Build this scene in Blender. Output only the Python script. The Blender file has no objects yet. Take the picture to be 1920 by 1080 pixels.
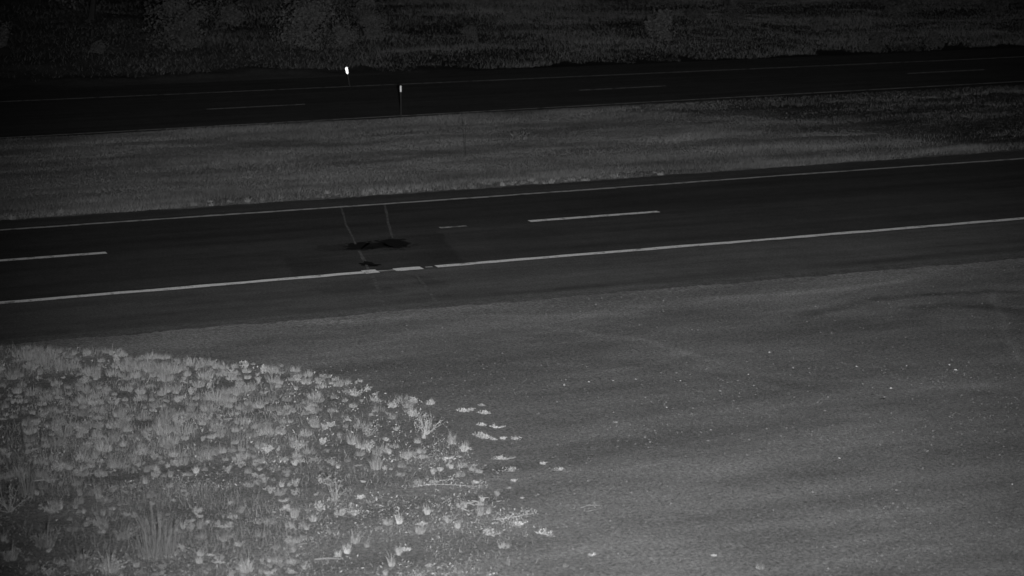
import bpy, math, random
import numpy as np
from mathutils import Matrix

# ------------------------------------------------------------------ camera, world, lights, exposure
S = bpy.context.scene
COL = S.collection
CAM_H, PITCH, ROLL, YAW, FOC = 8.4525, 0.2081431, 0.0024543, 0.3807127, 4166.256   # world x runs along the road, y across it

cam_data = bpy.data.cameras.new('camera')
cam = bpy.data.objects.new('camera', cam_data); COL.objects.link(cam)
cam_data.sensor_width = 36.0
cam_data.lens = FOC / 1920 * 36.0
cam_data.dof.use_dof = True; cam_data.dof.focus_distance = 43.0; cam_data.dof.aperture_fstop = 1.8      # long lens, wide open at night
cam_data.clip_start = 0.1; cam_data.clip_end = 3000
CAM_R = Matrix.Rotation(-YAW, 3, 'Z') @ Matrix.Rotation(math.pi/2 - PITCH, 3, 'X') @ Matrix.Rotation(-ROLL, 3, 'Z')
cam.matrix_world = Matrix.Translation((0, 0, CAM_H)) @ CAM_R.to_4x4()
S.camera = cam

world = bpy.data.worlds.new('World'); S.world = world; world.use_nodes = True
wn = world.node_tree.nodes; wl = world.node_tree.links
sky = wn.new('ShaderNodeTexSky'); sky.sky_type = 'NISHITA'; sky.sun_disc = False
SUN_EL, SUN_AZ = math.radians(32), math.radians(200)
sky.sun_elevation = SUN_EL; sky.sun_rotation = SUN_AZ
bw = wn.new('ShaderNodeRGBToBW'); wl.new(sky.outputs[0], bw.inputs[0])          # the camera records infrared only: no colour
wl.new(bw.outputs[0], wn['Background'].inputs['Color'])
wn['Background'].inputs['Strength'].default_value = 0.0002

def new_light(name, kind, energy):
    d = bpy.data.lights.new(name, kind); d.energy = energy
    o = bpy.data.objects.new(name, d); COL.objects.link(o); return o, d
sun, sd = new_light('faint_fill_sun', 'SUN', 0.004); sd.angle = math.radians(0.5)  # very weak sun added to lift the background, no known moon
sun.rotation_euler = (math.pi/2 - SUN_EL, 0, math.pi - SUN_AZ)
# the camera's own infrared illuminator, mounted beside the lens: the only real light at night
spot, sp = new_light('infrared_illuminator', 'SPOT', 96000)
sp.spot_size = math.radians(37); sp.spot_blend = 1.0; sp.shadow_soft_size = 0.12
SPOT_R = Matrix.Rotation(-YAW - 0.010, 3, 'Z') @ Matrix.Rotation(math.pi/2 - PITCH + 0.030, 3, 'X')
spot.matrix_world = Matrix.Translation(CAM_R @ __import__('mathutils').Vector((0.75, -0.30, 0.0)) + __import__('mathutils').Vector((0, 0, CAM_H))) @ SPOT_R.to_4x4()

S.view_settings.view_transform = 'Standard'; S.view_settings.look = 'None'
S.view_settings.exposure = 0.0; S.view_settings.gamma = 1.0; S.view_settings.use_curve_mapping = False
S.render.engine = 'CYCLES'

# ------------------------------------------------------------------ helpers
rnd = random.Random(11)
R = np.random.default_rng(5)
Rm = np.array(CAM_R)

def at(x, y, z=0.0):
    """Ground point (height z) seen at pixel x, y of the 1920 x 1080 survey picture."""
    d = Rm @ np.array([(x-960)/FOC, -(y-540)/FOC, -1.0])
    t = (z - CAM_H) / d[2]
    return d[0]*t, d[1]*t
def px(a, b, z=0.0):
    v = np.stack([np.asarray(a, float), np.asarray(b, float), np.broadcast_to(np.asarray(z, float)-CAM_H, np.shape(a))], -1) @ Rm
    return 960 + FOC*v[..., 0]/-v[..., 2], 540 - FOC*v[..., 1]/-v[..., 2]
def inside(poly, x, y):
    r = np.zeros(np.shape(x), bool); n = len(poly); j = n-1
    for i in range(n):
        xi, yi = poly[i]; xj, yj = poly[j]
        c = ((yi > y) != (yj > y)) & (x < (xj-xi)*(y-yi)/(yj-yi+1e-9)+xi)
        r ^= c; j = i
    return r
def hashgrid(ix, iy, seed):
    h = (ix.astype(np.int64)*374761393 + iy.astype(np.int64)*668265263 + seed*1442695041) & 0xffffffff
    h = ((h ^ (h >> 13)) * 1274126177) & 0xffffffff
    return ((h ^ (h >> 16)) & 0xffff)/65535.0
def vnoise(x, y, seed=0):
    ix = np.floor(x); iy = np.floor(y); fx = x-ix; fy = y-iy
    fx = fx*fx*(3-2*fx); fy = fy*fy*(3-2*fy)
    a = hashgrid(ix, iy, seed); b = hashgrid(ix+1, iy, seed); c = hashgrid(ix, iy+1, seed); d = hashgrid(ix+1, iy+1, seed)
    return (a*(1-fx)+b*fx)*(1-fy)+(c*(1-fx)+d*fx)*fy
def fbm(x, y, seed=0, o=4):
    s = 0; w = 0.5
    for k in range(o):
        s = s + w*(vnoise(x*2**k, y*2**k, seed+k)-0.5); w *= 0.5
    return s
def sst(x, a, b):
    t = np.clip((x-a)/(b-a), 0, 1); return t*t*(3-2*t)

# surveyed lines: y of each line as a function of x
def near_edge(a):   return 36.22 - 0.0117*np.clip(a, -20, 60)
def line_e1(a): return 39.39 + 0.0098*np.clip(a, -20, 60) + 0.05*np.exp(-((a-15)/6.0)**2)
def line_d1(a): return 43.38 + 0.0033*np.clip(a, -20, 60)
def line_e2(a): return 46.70 + 0.0069*np.clip(a, -20, 60) - 0.10*np.exp(-((a-18)/7.0)**2)
def median_edge(a): return line_e2(a) + 1.15
def line_f1(a): return 60.65 + 0.0113*np.clip(a, -20, 60)
def line_f2(a): return 64.55 + 0*a
def line_f3(a): return 69.15 - 0.035*np.clip(a, 5, 45)
def far_edge(a): return line_f3(a) + 2.9

def ground_z(a, b):
    a = np.asarray(a, float); b = np.asarray(b, float)
    fg = sst(near_edge(a)-b, 0.05, 1.3)
    z = -0.02 + fg*(0.02 + 0.010*fbm(a*0.35, b*0.35, 3, 2) + 0.005*fbm(a*2.3, b*2.3, 9, 2) + 0.020*fbm(a*6, b*6, 19, 3))
    m = sst(b-median_edge(a), 0.0, 1.5)*sst(line_f1(a)-0.3-b, 0.0, 1.5)
    z = z + m*(0.06 - 0.10*m + 0.16*fbm(a*0.4, b*0.5, 21, 3) + 0.06*fbm(a*3, b*3, 23, 2))
    f = sst(b-far_edge(a), 0.0, 2.0); t = np.maximum(b-far_edge(a), 0)
    z = z + f*(0.03 + 0.045*t + 0.0006*np.maximum(t-35, 0)**2*(t < 120) + (t >= 120)*(0.0006*85**2+0.1*(t-120)) + 0.5*fbm(a*0.2, b*0.2, 31, 3) + 0.12*fbm(a*1.5, b*1.5, 33, 2))
    return z

# ------------------------------------------------------------------ materials
class NT:
    def __init__(s, name, rough=0.95, spec=0.1):
        s.m = bpy.data.materials.new(name); s.m.use_nodes = True
        s.n = s.m.node_tree.nodes; s.l = s.m.node_tree.links
        s.b = s.n['Principled BSDF']; s.b.inputs['Roughness'].default_value = rough
        s.b.inputs['Specular IOR Level'].default_value = spec
        s.tc = s.n.new('ShaderNodeTexCoord').outputs['Object']
    def mapping(s, sx, sy, sz=1):
        m = s.n.new('ShaderNodeMapping'); m.inputs['Scale'].default_value = (sx, sy, sz); s.l.new(s.tc, m.inputs[0]); return m.outputs[0]
    def noise(s, scale, detail=4, rough=0.6, vec=None, dist=0):
        n = s.n.new('ShaderNodeTexNoise'); n.inputs['Scale'].default_value = scale; n.inputs['Detail'].default_value = detail
        n.inputs['Roughness'].default_value = rough; n.inputs['Distortion'].default_value = dist
        s.l.new(vec or s.tc, n.inputs['Vector']); return n.outputs['Fac']
    def mr(s, v, a, b, c, d, smooth=False):
        n = s.n.new('ShaderNodeMapRange'); n.clamp = True
        if smooth: n.interpolation_type = 'SMOOTHSTEP'
        for i, q in enumerate((a, b, c, d)): n.inputs[1+i].default_value = q
        s.l.new(v, n.inputs[0]); return n.outputs[0]
    def math(s, op, a, b=None):
        n = s.n.new('ShaderNodeMath'); n.operation = op
        for i, q in enumerate((a, b)):
            if q is None: continue
            if isinstance(q, (int, float)): n.inputs[i].default_value = q
            else: s.l.new(q, n.inputs[i])
        return n.outputs[0]
    def xyz(s):
        n = s.n.new('ShaderNodeSeparateXYZ'); s.l.new(s.tc, n.inputs[0]); return n.outputs
    def done(s, val, bump=None, strength=0.5, dist=0.02):
        n = s.n.new('ShaderNodeCombineColor')
        for i in range(3): s.l.new(val, n.inputs[i])
        s.l.new(n.outputs[0], s.b.inputs['Base Color'])
        if bump is not None:
            u = s.n.new('ShaderNodeBump'); u.inputs['Strength'].default_value = strength; u.inputs['Distance'].default_value = dist
            s.l.new(bump, u.inputs['Height']); s.l.new(u.outputs[0], s.b.inputs['Normal'])
        return s.m

def ring(t, cx, cy, r, w, warp):
    """soft band along a circle on the ground: a wheel track"""
    x, y, _ = t.xyz()
    dx = t.math('SUBTRACT', x, cx); dy = t.math('SUBTRACT', y, cy)
    d = t.math('SQRT', t.math('ADD', t.math('MULTIPLY', dx, dx), t.math('MULTIPLY', dy, dy)))
    d = t.math('ADD', d, t.math('MULTIPLY', t.math('SUBTRACT', warp, 0.5), 0.5))
    return t.mr(t.math('ABSOLUTE', t.math('SUBTRACT', d, r)), 0, w, 1, 0, True)

def circle3(p, q, r):
    (ax, ay), (bx, by), (cx, cy) = p, q, r
    d = 2*(ax*(by-cy)+bx*(cy-ay)+cx*(ay-by))
    ux = ((ax*ax+ay*ay)*(by-cy)+(bx*bx+by*by)*(cy-ay)+(cx*cx+cy*cy)*(ay-by))/d
    uy = ((ax*ax+ay*ay)*(cx-bx)+(bx*bx+by*by)*(ax-cx)+(cx*cx+cy*cy)*(bx-ax))/d
    return ux, uy, math.hypot(ax-ux, ay-uy)

def mat_dirt():
    t = NT('bare_dirt')
    big = t.noise(0.35, 3, 0.55); mid = t.noise(2.2, 5, 0.65); fine = t.noise(22, 3, 0.75); grit = t.noise(70, 2, 0.8)
    v = t.math('ADD', t.mr(mid, 0.3, 0.7, 0.19, 0.208), t.mr(big, 0.3, 0.7, -0.008, 0.016))
    v = t.math('MULTIPLY', v, t.mr(t.math('ADD', t.xyz()[1], t.math('MULTIPLY', mid, 2.0)), 33.6, 36.4, 1.0, 1.38))          # paler towards the pavement
    v = t.math('MULTIPLY', t.math('MULTIPLY', v, 0.82), t.mr(fine, 0.3, 0.7, 0.6, 1.4))
    v = t.math('MULTIPLY', v, t.mr(grit, 0.36, 0.5, 0.6, 1.05))
    v = t.math('MULTIPLY', v, t.mr(t.noise(38, 1, 0.5), 0.70, 0.78, 1.0, 1.7)); v = t.math('MULTIPLY', v, t.math('MULTIPLY', t.mr(t.noise(16, 2, 0.7), 0.30, 0.42, 0.5, 1.0), t.mr(t.noise(11, 3, 0.8), 0.3, 0.7, 0.8, 1.22)))
    warp = t.noise(0.8, 2)
    tracks = [((1000,612),(1150,630),(1285,660),0.22,0.22), ((1285,660),(1190,690),(1040,712),0.22,0.12), ((1500,600),(1700,556),(1915,548),0.30,-0.28),
              ((1480,640),(1700,615),(1915,618),0.35,0.12), ((560,606),(900,592),(1180,590),0.30,0.16), ((1300,560),(1500,548),(1700,524),0.25,0.22),
              ((1380,700),(1650,716),(1915,730),0.28,0.12), ((1700,590),(1800,574),(1915,585),0.5,-0.30), ((1480,720),(1240,690),(1060,672),0.4,-0.14), ((1870,560),(1885,620),(1915,680),0.14,0.2)]
    patch = t.mr(t.noise(1.4, 3, 0.6), 0.35, 0.6, 0.5, 1.0)
    for p, q, r, w, g in tracks:
        c = circle3(at(*p), at(*q), at(*r)); k = ring(t, c[0], c[1], c[2], w, warp)
        x, y, _ = t.xyz()
        a0 = min(at(*p)[0], at(*r)[0]); a1 = max(at(*p)[0], at(*r)[0])
        lim = t.math('MULTIPLY', t.mr(x, a0-0.6, a0+0.6, 0, 1, True), t.mr(x, a1-0.3, a1+0.8, 1, 0, True))
        b0 = min(at(*p)[1], at(*q)[1], at(*r)[1]); b1 = max(at(*p)[1], at(*q)[1], at(*r)[1])
        lim = t.math('MULTIPLY', lim, t.math('MULTIPLY', t.mr(y, b0-1.0, b0-0.3, 0, 1), t.mr(y, b1+0.3, b1+1.0, 1, 0)))
        k = t.math('MULTIPLY', t.math('MULTIPLY', k, lim), patch)
        v = t.math('MULTIPLY', v, t.math('ADD', t.math('MULTIPLY', k, g*1.6), 1.0))
    # median and verge beyond the near road carry darker, matted soil
    x, y, _ = t.xyz()
    md = t.math('MULTIPLY', t.mr(y, 46.5, 47.9, 1.0, 0.86), t.mr(t.noise(1, 4, 0.6, t.mapping(0.22, 0.8)), 0.3, 0.7, 0.7, 1.3)); v = t.math('MULTIPLY', v, md)
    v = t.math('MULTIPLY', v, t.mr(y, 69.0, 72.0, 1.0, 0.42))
    # ground tone darker towards the right end of the median
    slope = t.math('ADD', t.math('SUBTRACT', x, t.math('MULTIPLY', t.math('SUBTRACT', y, 48.0), -0.35)), t.math('MULTIPLY', t.math('SUBTRACT', t.noise(0.5, 4), 0.5), 9))
    dark = t.math('MULTIPLY', t.mr(slope, 30, 37, 0, 0.75, True), t.mr(y, 46, 48, 0, 1))
    v = t.math('MULTIPLY', v, t.math('SUBTRACT', 1.0, dark))
    h = t.math('ADD', t.math('MULTIPLY', fine, 0.7), t.math('MULTIPLY', grit, 0.3))
    return t.done(v, h, 0.8, 0.03)

def mat_asphalt(name, near=True):
    t = NT(name, 0.9, 0.15)
    x, y, _ = t.xyz()
    st = t.noise(1, 5, 0.6, t.mapping(0.16, 1.9)); blot = t.noise(0.5, 4, 0.6); g = t.noise(60, 2, 0.8); g2 = t.noise(14, 3, 0.7)
    yw = t.math('ADD', y, t.math('MULTIPLY', t.math('SUBTRACT', t.noise(1.2, 3), 0.5), 0.25))
    v = t.math('ADD', t.mr(st, 0.3, 0.7, 0.058, 0.096), t.mr(blot, 0.3, 0.7, -0.009, 0.009))
    if not near: v = t.math('MULTIPLY', v, 0.85)
    if near:
        sh = t.mr(yw, 39.35, 39.6, 1.68, 1.0); v = t.math('MULTIPLY', v, sh)
        top = t.math('MULTIPLY', t.mr(yw, 43.1, 43.6, 0.9, 0.68), t.mr(x, 6, 16, 0.78, 1.0)); v = t.math('MULTIPLY', v, top)
        for c in (40.5, 42.3, 44.3, 45.9):                                    # wheel paths and a dark streak
            v = t.math('MULTIPLY', v, t.mr(t.math('ABSOLUTE', t.math('SUBTRACT', yw, c)), 0, 0.55, 0.9, 1.0, True))
        v = t.math('MULTIPLY', v, t.mr(yw, 46.75, 47.05, 1.0, 1.55))          # pale shoulder beside the median
        dr = t.math('MULTIPLY', t.mr(t.math('ABSOLUTE', t.math('SUBTRACT', yw, 36.75)), 0.0, 0.4, 1, 0, True), t.mr(t.noise(0.7, 3, 0.6, t.mapping(0.3, 1)), 0.4, 0.58, 0.1, 0.42))
        v = t.math('MULTIPLY', v, t.math('SUBTRACT', 1.0, dr))
        film = t.math('MULTIPLY', t.mr(y, 35.9, 36.75, 1, 0), t.mr(t.noise(5, 4, 0.75), 0.42, 0.62, 0, 0.9)); v = t.math('ADD', v, t.math('MULTIPLY', film, 0.07))     # grit blown over the edge
        # dark wedge of older surface between the two worn stretches, paler beyond it
        def side(p, q):                                                       # signed distance right of a seam between two surveyed points
            (ax_, ay_), (bx_, by_) = at(*p), at(*q); k_ = (bx_-ax_)/(by_-ay_)
            return t.math('SUBTRACT', t.math('SUBTRACT', x, ax_), t.math('MULTIPLY', t.math('SUBTRACT', y, ay_), k_))
        jit = t.math('MULTIPLY', t.math('SUBTRACT', t.noise(2.5, 3), 0.5), 0.35)
        wj = t.math('ADD', side((824, 436), (868, 490)), jit)
        wedge = t.math('MULTIPLY', t.mr(wj, -1.4, -0.1, 0, 1, True), t.mr(wj, -0.05, 0.05, 1, 0))
        wedge = t.math('MULTIPLY', wedge, t.math('MULTIPLY', t.mr(y, 39.6, 40.0, 0, 1), t.mr(y, 42.9, 43.3, 1, 0)))
        v = t.math('MULTIPLY', v, t.math('SUBTRACT', 1.0, t.math('MULTIPLY', wedge, 0.34)))
        wk = t.math('ADD', side((514, 468), (545, 505)), jit)
        w2 = t.math('MULTIPLY', t.mr(wk, -0.05, 0.05, 0, 1), t.mr(wk, 0.2, 1.5, 1, 0, True))
        w2 = t.math('MULTIPLY', w2, t.math('MULTIPLY', t.mr(y, 39.6, 40.2, 0, 1), t.mr(y, 41.4, 41.9, 1, 0)))
        v = t.math('MULTIPLY', v, t.math('SUBTRACT', 1.0, t.math('MULTIPLY', w2, 0.26)))
    if near:                                                                  # oil soaked into the surface around the stains
        warp = t.math('MULTIPLY', t.math('SUBTRACT', t.noise(3.5, 4, 0.7), 0.5), 3.0)
        for (cx, cy, rx, ry, k_) in ((738, 457, 34, 11, 0.9), (672, 462, 30, 8, 0.88), (705, 459, 38, 7, 0.88), (690, 496, 16, 4, 0.8), (625, 464, 40, 6, 0.35), (808, 530, 30, 12, 0.22), (655, 540, 60, 14, 0.15), (730, 545, 22, 8, 0.2)):
            (x0, y0), x1, y1 = at(cx, cy), at(cx+rx, cy), at(cx, cy-ry)
            rx_, ry_ = x1[0]-x0, y1[1]-y0
            e = t.math('SQRT', t.math('ADD', t.math('POWER', t.math('ABSOLUTE', t.math('DIVIDE', t.math('SUBTRACT', x, x0), rx_)), 2.0), t.math('POWER', t.math('ABSOLUTE', t.math('DIVIDE', t.math('SUBTRACT', y, y0), ry_)), 2.0)))
            v = t.math('MULTIPLY', v, t.mr(t.math('ADD', e, warp), 0.75, 1.2, 1-k_, 1.0, True))
    v = t.math('MULTIPLY', v, t.mr(g, 0.3, 0.7, 0.62, 1.38)); v = t.math('MULTIPLY', v, t.mr(t.noise(20, 2, 0.8), 0.3, 0.7, 0.66, 1.34)); v = t.math('MULTIPLY', v, t.mr(t.noise(3, 4, 0.7), 0.3, 0.7, 0.86, 1.14))
    return t.done(v, g, 0.5, 0.01)

def mat_flat(name, val, lo=0.8, hi=1.2, sc=12, rough=0.9, spec=0.15, bump=0.3):
    t = NT(name, rough, spec); n = t.noise(sc, 4, 0.65)
    return t.done(t.math('MULTIPLY', t.mr(n, 0.3, 0.7, lo, hi), val), n, bump, 0.01)
def mat_paint(name, val, lo=0.45, wear=0.45):
    t = NT(name, 0.8, 0.3); n = t.noise(4, 6, 0.75); n2 = t.noise(45, 2, 0.7)
    c = t.math('MULTIPLY', t.mr(n, wear-0.12, wear, lo, 1.0), t.mr(n2, 0.3, 0.6, 0.75, 1.1))
    return t.done(t.math('MULTIPLY', c, val), n2, 0.3, 0.005)
def mat_plant(name, val, lo=0.65, hi=1.35, patch=0.0):
    t = NT(name, 0.85, 0.15); g = t.n.new('ShaderNodeNewGeometry')
    oi = t.n.new('ShaderNodeObjectInfo')
    v = t.math('MULTIPLY', t.mr(g.outputs['Random Per Island'], 0, 1, lo, hi), t.mr(oi.outputs['Random'], 0, 1, 0.7*val, 1.3*val))
    if patch: v = t.math('MULTIPLY', v, t.mr(t.noise(1, 5, 0.65, t.mapping(0.22, 0.75)), 0.32, 0.68, 1-patch, 1+patch))
    return t.done(v)

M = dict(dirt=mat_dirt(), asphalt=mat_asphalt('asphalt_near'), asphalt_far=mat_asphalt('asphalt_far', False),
         paint=mat_paint('road_paint', 0.95, 0.3, 0.47), paint_thin=mat_paint('worn_road_paint', 0.55, 0.3, 0.5), paint_far=mat_paint('far_road_paint', 0.55, 0.1, 0.5),
         ghost=mat_paint('ghost_paint', 0.5, 0.3, 0.5), oil=mat_flat('oil', 0.006, 0.7, 1.3, 6), seal=mat_flat('crack_filler', 0.125, 0.45, 1.4, 8),
         leaf=mat_plant('weed_leaf', 0.22, 0.75, 1.25), straw=mat_plant('dry_straw', 0.25), twig=mat_plant('dry_twig', 0.185), litter=mat_plant('leaf_litter', 0.24, 0.4, 1.6),
         pebble=mat_plant('pebble', 0.14, 0.4, 1.35), stone=mat_flat('pale_stone', 0.36), dkstone=mat_flat('dark_clod', 0.03),
         mgrass=mat_plant('median_grass', 0.16, 0.8, 1.2, 0.62), edge=mat_plant('edge_tuft_straw', 0.155), vgrass=mat_plant('verge_grass', 0.115, 0.9, 1.1, 0.35),
         shrub=mat_plant('shrub_leaf', 0.065, 0.5, 1.5), tree=mat_plant('tree_leaf', 0.06, 0.4, 1.6), paleshrub=mat_plant('pale_shrub_leaf', 0.08, 0.6, 1.4),
         bark=mat_flat('bark', 0.028), post=mat_flat('weathered_post', 0.025), galv=mat_flat('galvanised', 0.2))
def mat_reflector(name, val, rough):
    m = bpy.data.materials.new(name); m.use_nodes = True; b = m.node_tree.nodes['Principled BSDF']
    b.inputs['Base Color'].default_value = (val, val, val, 1); b.inputs['Metallic'].default_value = 1; b.inputs['Roughness'].default_value = rough
    n = m.node_tree.nodes.new('ShaderNodeTexNoise'); n.inputs['Scale'].default_value = 60
    u = m.node_tree.nodes.new('ShaderNodeBump'); u.inputs['Strength'].default_value = 0.02
    m.node_tree.links.new(n.outputs['Fac'], u.inputs['Height']); m.node_tree.links.new(u.outputs[0], b.inputs['Normal'])
    return m
M['reflector'] = mat_reflector('reflector_bright', 0.95, 0.24)
M['reflector_dull'] = mat_reflector('reflector_dull', 0.7, 0.72)

# ------------------------------------------------------------------ object helpers
def mesh(name, V, F, m):
    me = bpy.data.meshes.new(name)
    V = np.asarray(V, float).reshape(-1, 3)
    if isinstance(F, np.ndarray):
        k = F.shape[1]
        me.vertices.add(len(V)); me.vertices.foreach_set('co', V.ravel())
        me.loops.add(F.size); me.loops.foreach_set('vertex_index', F.ravel().astype(np.int32))
        me.polygons.add(len(F)); me.polygons.foreach_set('loop_start', np.arange(0, F.size, k, dtype=np.int32))
        me.polygons.foreach_set('loop_total', np.full(len(F), k, dtype=np.int32))
        me.polygons.foreach_set('use_smooth', np.zeros(len(F), bool)); me.update(calc_edges=True)
    else:
        me.from_pydata(V.tolist(), [], F); me.update()
    me.materials.append(m); return me
def obj(name, me, parent=None, loc=(0, 0, 0), rz=0, sc=1):
    o = bpy.data.objects.new(name, me); COL.objects.link(o)
    o.location = loc; o.rotation_euler = (0, 0, rz); o.scale = (sc,)*3 if isinstance(sc, (int, float)) else sc
    if parent: o.parent = parent
    return o
def tag(o, label=None, cat=None, group=None, kind=None):
    for k, v in (('label', label), ('category', cat), ('group', group), ('kind', kind)):
        if v: o[k] = v
    return o
def empty(name, loc, rz=0):
    o = bpy.data.objects.new(name, None); COL.objects.link(o); o.location = loc; o.rotation_euler = (0, 0, rz); o.empty_display_size = 0.1; return o
def smooth(me):
    me.polygons.foreach_set('use_smooth', np.ones(len(me.polygons), bool)); me.update()

# ------------------------------------------------------------------ ground
def axis(parts):
    out = []
    for a, b, s in parts: out += list(np.arange(a, b, s))
    return np.array(out + [parts[-1][1]])
ax = axis([(-400, -100, 60), (-100, -20, 10), (-20, 0, 1.5), (0, 44, 0.085), (44, 80, 0.6), (80, 160, 10), (160, 700, 60)])
by = axis([(-120, 0, 20), (0, 16, 2), (16, 37, 0.085), (37, 47, 1.0), (47, 62, 0.13), (62, 70, 1.6), (70, 100, 0.35), (100, 140, 2.5), (140, 700, 40)])
A, B = np.meshgrid(ax, by); Z = ground_z(A, B)
nx, ny = len(ax), len(by)
i = np.arange(nx-1)[None, :] + np.arange(ny-1)[:, None]*nx
F = np.stack([i, i+1, i+1+nx, i+nx], -1).reshape(-1, 4)
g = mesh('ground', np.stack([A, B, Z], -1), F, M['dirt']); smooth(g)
tag(obj('ground', g), kind='structure')

# ------------------------------------------------------------------ roads
def strip(lo, hi, z, a0, a1, step, m, name, parent=None, rag=0.0, seed=0, thick=0.0):
    a = np.concatenate([np.arange(a0, a1, step), [a1]])
    r0 = rag*(fbm(a*1.7, a*0+seed, seed, 5)+0.8*(R.random(len(a))-0.5)*0.5); r1 = rag*(fbm(a*1.7, a*0+seed+7, seed+5, 5)+0.8*(R.random(len(a))-0.5)*0.5)
    P = np.stack([a, lo(a)+r0, np.full(len(a), z)], 1); Q = np.stack([a, hi(a)+r1, np.full(len(a), z)], 1)
    n = len(a); k = np.arange(n-1)
    V = np.concatenate([P, Q]); F = np.stack([k, k+1, k+1+n, k+n], 1)
    if thick:
        V = np.concatenate([V, V[:n]-[0, 0.04, thick], V[n:]+[0, 0.04, -thick]])
        F = np.concatenate([F, np.stack([k+2*n, k+1+2*n, k+1, k], 1), np.stack([k+n, k+n+1, k+1+3*n, k+3*n], 1)])
    return obj(name, mesh(name, V, F, m), parent)
near = tag(strip(near_edge, median_edge, 0.0, -300, 500, 0.09, M['asphalt'], 'near_road', None, 0.24, 3), kind='structure')
far = tag(strip(lambda a: line_f1(a)-0.28, far_edge, 0.0, -300, 500, 0.2, M['asphalt_far'], 'far_road', None, 0.22, 13), kind='structure')
def line(f, w, a0, a1, m, name, parent, rag=0.02, seed=0, z=0.005):
    return strip(lambda a: f(a)-w/2, lambda a: f(a)+w/2, z, a0, a1, 0.1 if a1-a0 < 60 else 0.3, m, name, parent, rag, seed)
A_of = lambda x, y: float(at(x, y)[0])
line(line_e1, 0.205, -60, A_of(706, 508), M['paint'], 'edge_line', near, 0.06, 1)
line(line_e1, 0.27, A_of(738, 505.5), A_of(790, 502), M['paint'], 'edge_line', near, 0.09, 2)
line(line_e1, 0.09, A_of(706, 508), A_of(738, 505.5), M['ghost'], 'edge_line', near, 0.05, 11)
line(line_e1, 0.10, A_of(797, 501), A_of(810, 500), M['ghost'], 'edge_line', near, 0.05, 12)
line(line_e1, 0.205, A_of(817, 499.5), 160, M['paint'], 'edge_line', near, 0.06, 3)
line(line_e1, 0.30, A_of(680, 510), A_of(706.5, 508), M['paint'], 'edge_line', near, 0.06, 4, 0.009)
line(line_e2, 0.15, -60, 160, M['paint_thin'], 'edge_line', near, 0.07, 5)
for k in range(-3, 10):
    e = 8.54 + 12.19*k
    if k == 0: e = A_of(195, 470.2)
    if k == 1: e = A_of(1237, 397.6)
    if k > 1: e += 0.75
    s = e-3.08
    tag(line(line_d1, 0.20, s, e, M['paint'], 'lane_dash', near, 0.03, 20+k))
line(line_d1, 0.13, A_of(826, 428), A_of(845, 426.5), M['paint_thin'], 'worn_dash', near, 0.06, 40)
line(line_d1, 0.10, A_of(846, 426.5), A_of(876, 424.5), M['ghost'], 'worn_dash', near, 0.07, 41)
line(line_f1, 0.11, -60, 160, M['paint_far'], 'edge_line', far, 0.03, 6)
line(line_f3, 0.11, -60, 160, M['paint_far'], 'edge_line', far, 0.05, 7)
for k in range(-3, 9):
    e = 19.1 + 12.19*k - 0.1*k
    line(line_f2, 0.11, e-3.05, e, M['paint_far'], 'lane_dash', far, 0.02, 60+k)
def ribbon(pts, w, m, name, parent, z=0.004, jit=0.03):
    P = np.array([at(*p) for p in pts]); L = np.r_[0, np.cumsum(np.hypot(*np.diff(P, axis=0).T))]
    s = np.arange(0, L[-1], 0.09); X = np.interp(s, L, P[:, 0]); Y = np.interp(s, L, P[:, 1])
    X = X + jit*1.6*fbm(s*1.5, s*0+3, 77, 3)
    n = len(s); T = np.stack([np.gradient(X), np.gradient(Y)], 1); T /= np.linalg.norm(T, axis=1)[:, None]; N = np.stack([-T[:, 1], T[:, 0]], 1)
    ww = w*(0.6+0.9*vnoise(s*2.5, s*0, 5))[:, None]/2
    C = np.stack([X, Y], 1); V = np.concatenate([C+N*ww, C-N*ww]); V = np.c_[V, np.full(2*n, z)]
    k = np.arange(n-1)
    return obj(name, mesh(name, V, np.stack([k+n, k+1+n, k+1, k], 1), m), parent)
for pts, w in [([(640, 388), (648, 420), (662, 445), (668, 462)], 0.038), ([(722, 384), (727, 415), (737, 447)], 0.045),
               ([(674, 470), (690, 505), (700, 520), (713, 550), (722, 578)], 0.055), ([(780, 514), (797, 537), (818, 566)], 0.05)]:
    ribbon(pts, w, M['seal'], 'crack', near)
def blot(outline, m, name, parent, seed, z=0.008):
    P = np.array([at(*p) for p in outline]); n = len(P); V = []
    for i in range(n):
        p, q = P[i], P[(i+1) % n]
        for t in np.linspace(0, 1, 9)[:-1]: V.append(p+(q-p)*t)
    V = np.array(V); V = V + np.stack([0.42*fbm(V[:, 0]*9, V[:, 1]*9, seed, 4), 0.5*fbm(V[:, 0]*9, V[:, 1]*9, seed+50, 4)], 1)
    V = np.c_[V, np.full(len(V), z)]
    return obj(name, mesh(name, V, [list(range(len(V)))][::-1], m), parent)
blot([(655, 460), (670, 457), (690, 458), (697, 462), (688, 467), (668, 468)], M['oil'], 'oil_stain', near, 5)
blot([(715, 456), (728, 450), (748, 449), (760, 452), (756, 456), (764, 461), (748, 465), (725, 464)], M['oil'], 'oil_stain', near, 25)
blot([(676, 495), (686, 491), (706, 495), (702, 500), (686, 500)], M['oil'], 'oil_stain', near, 15)

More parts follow.
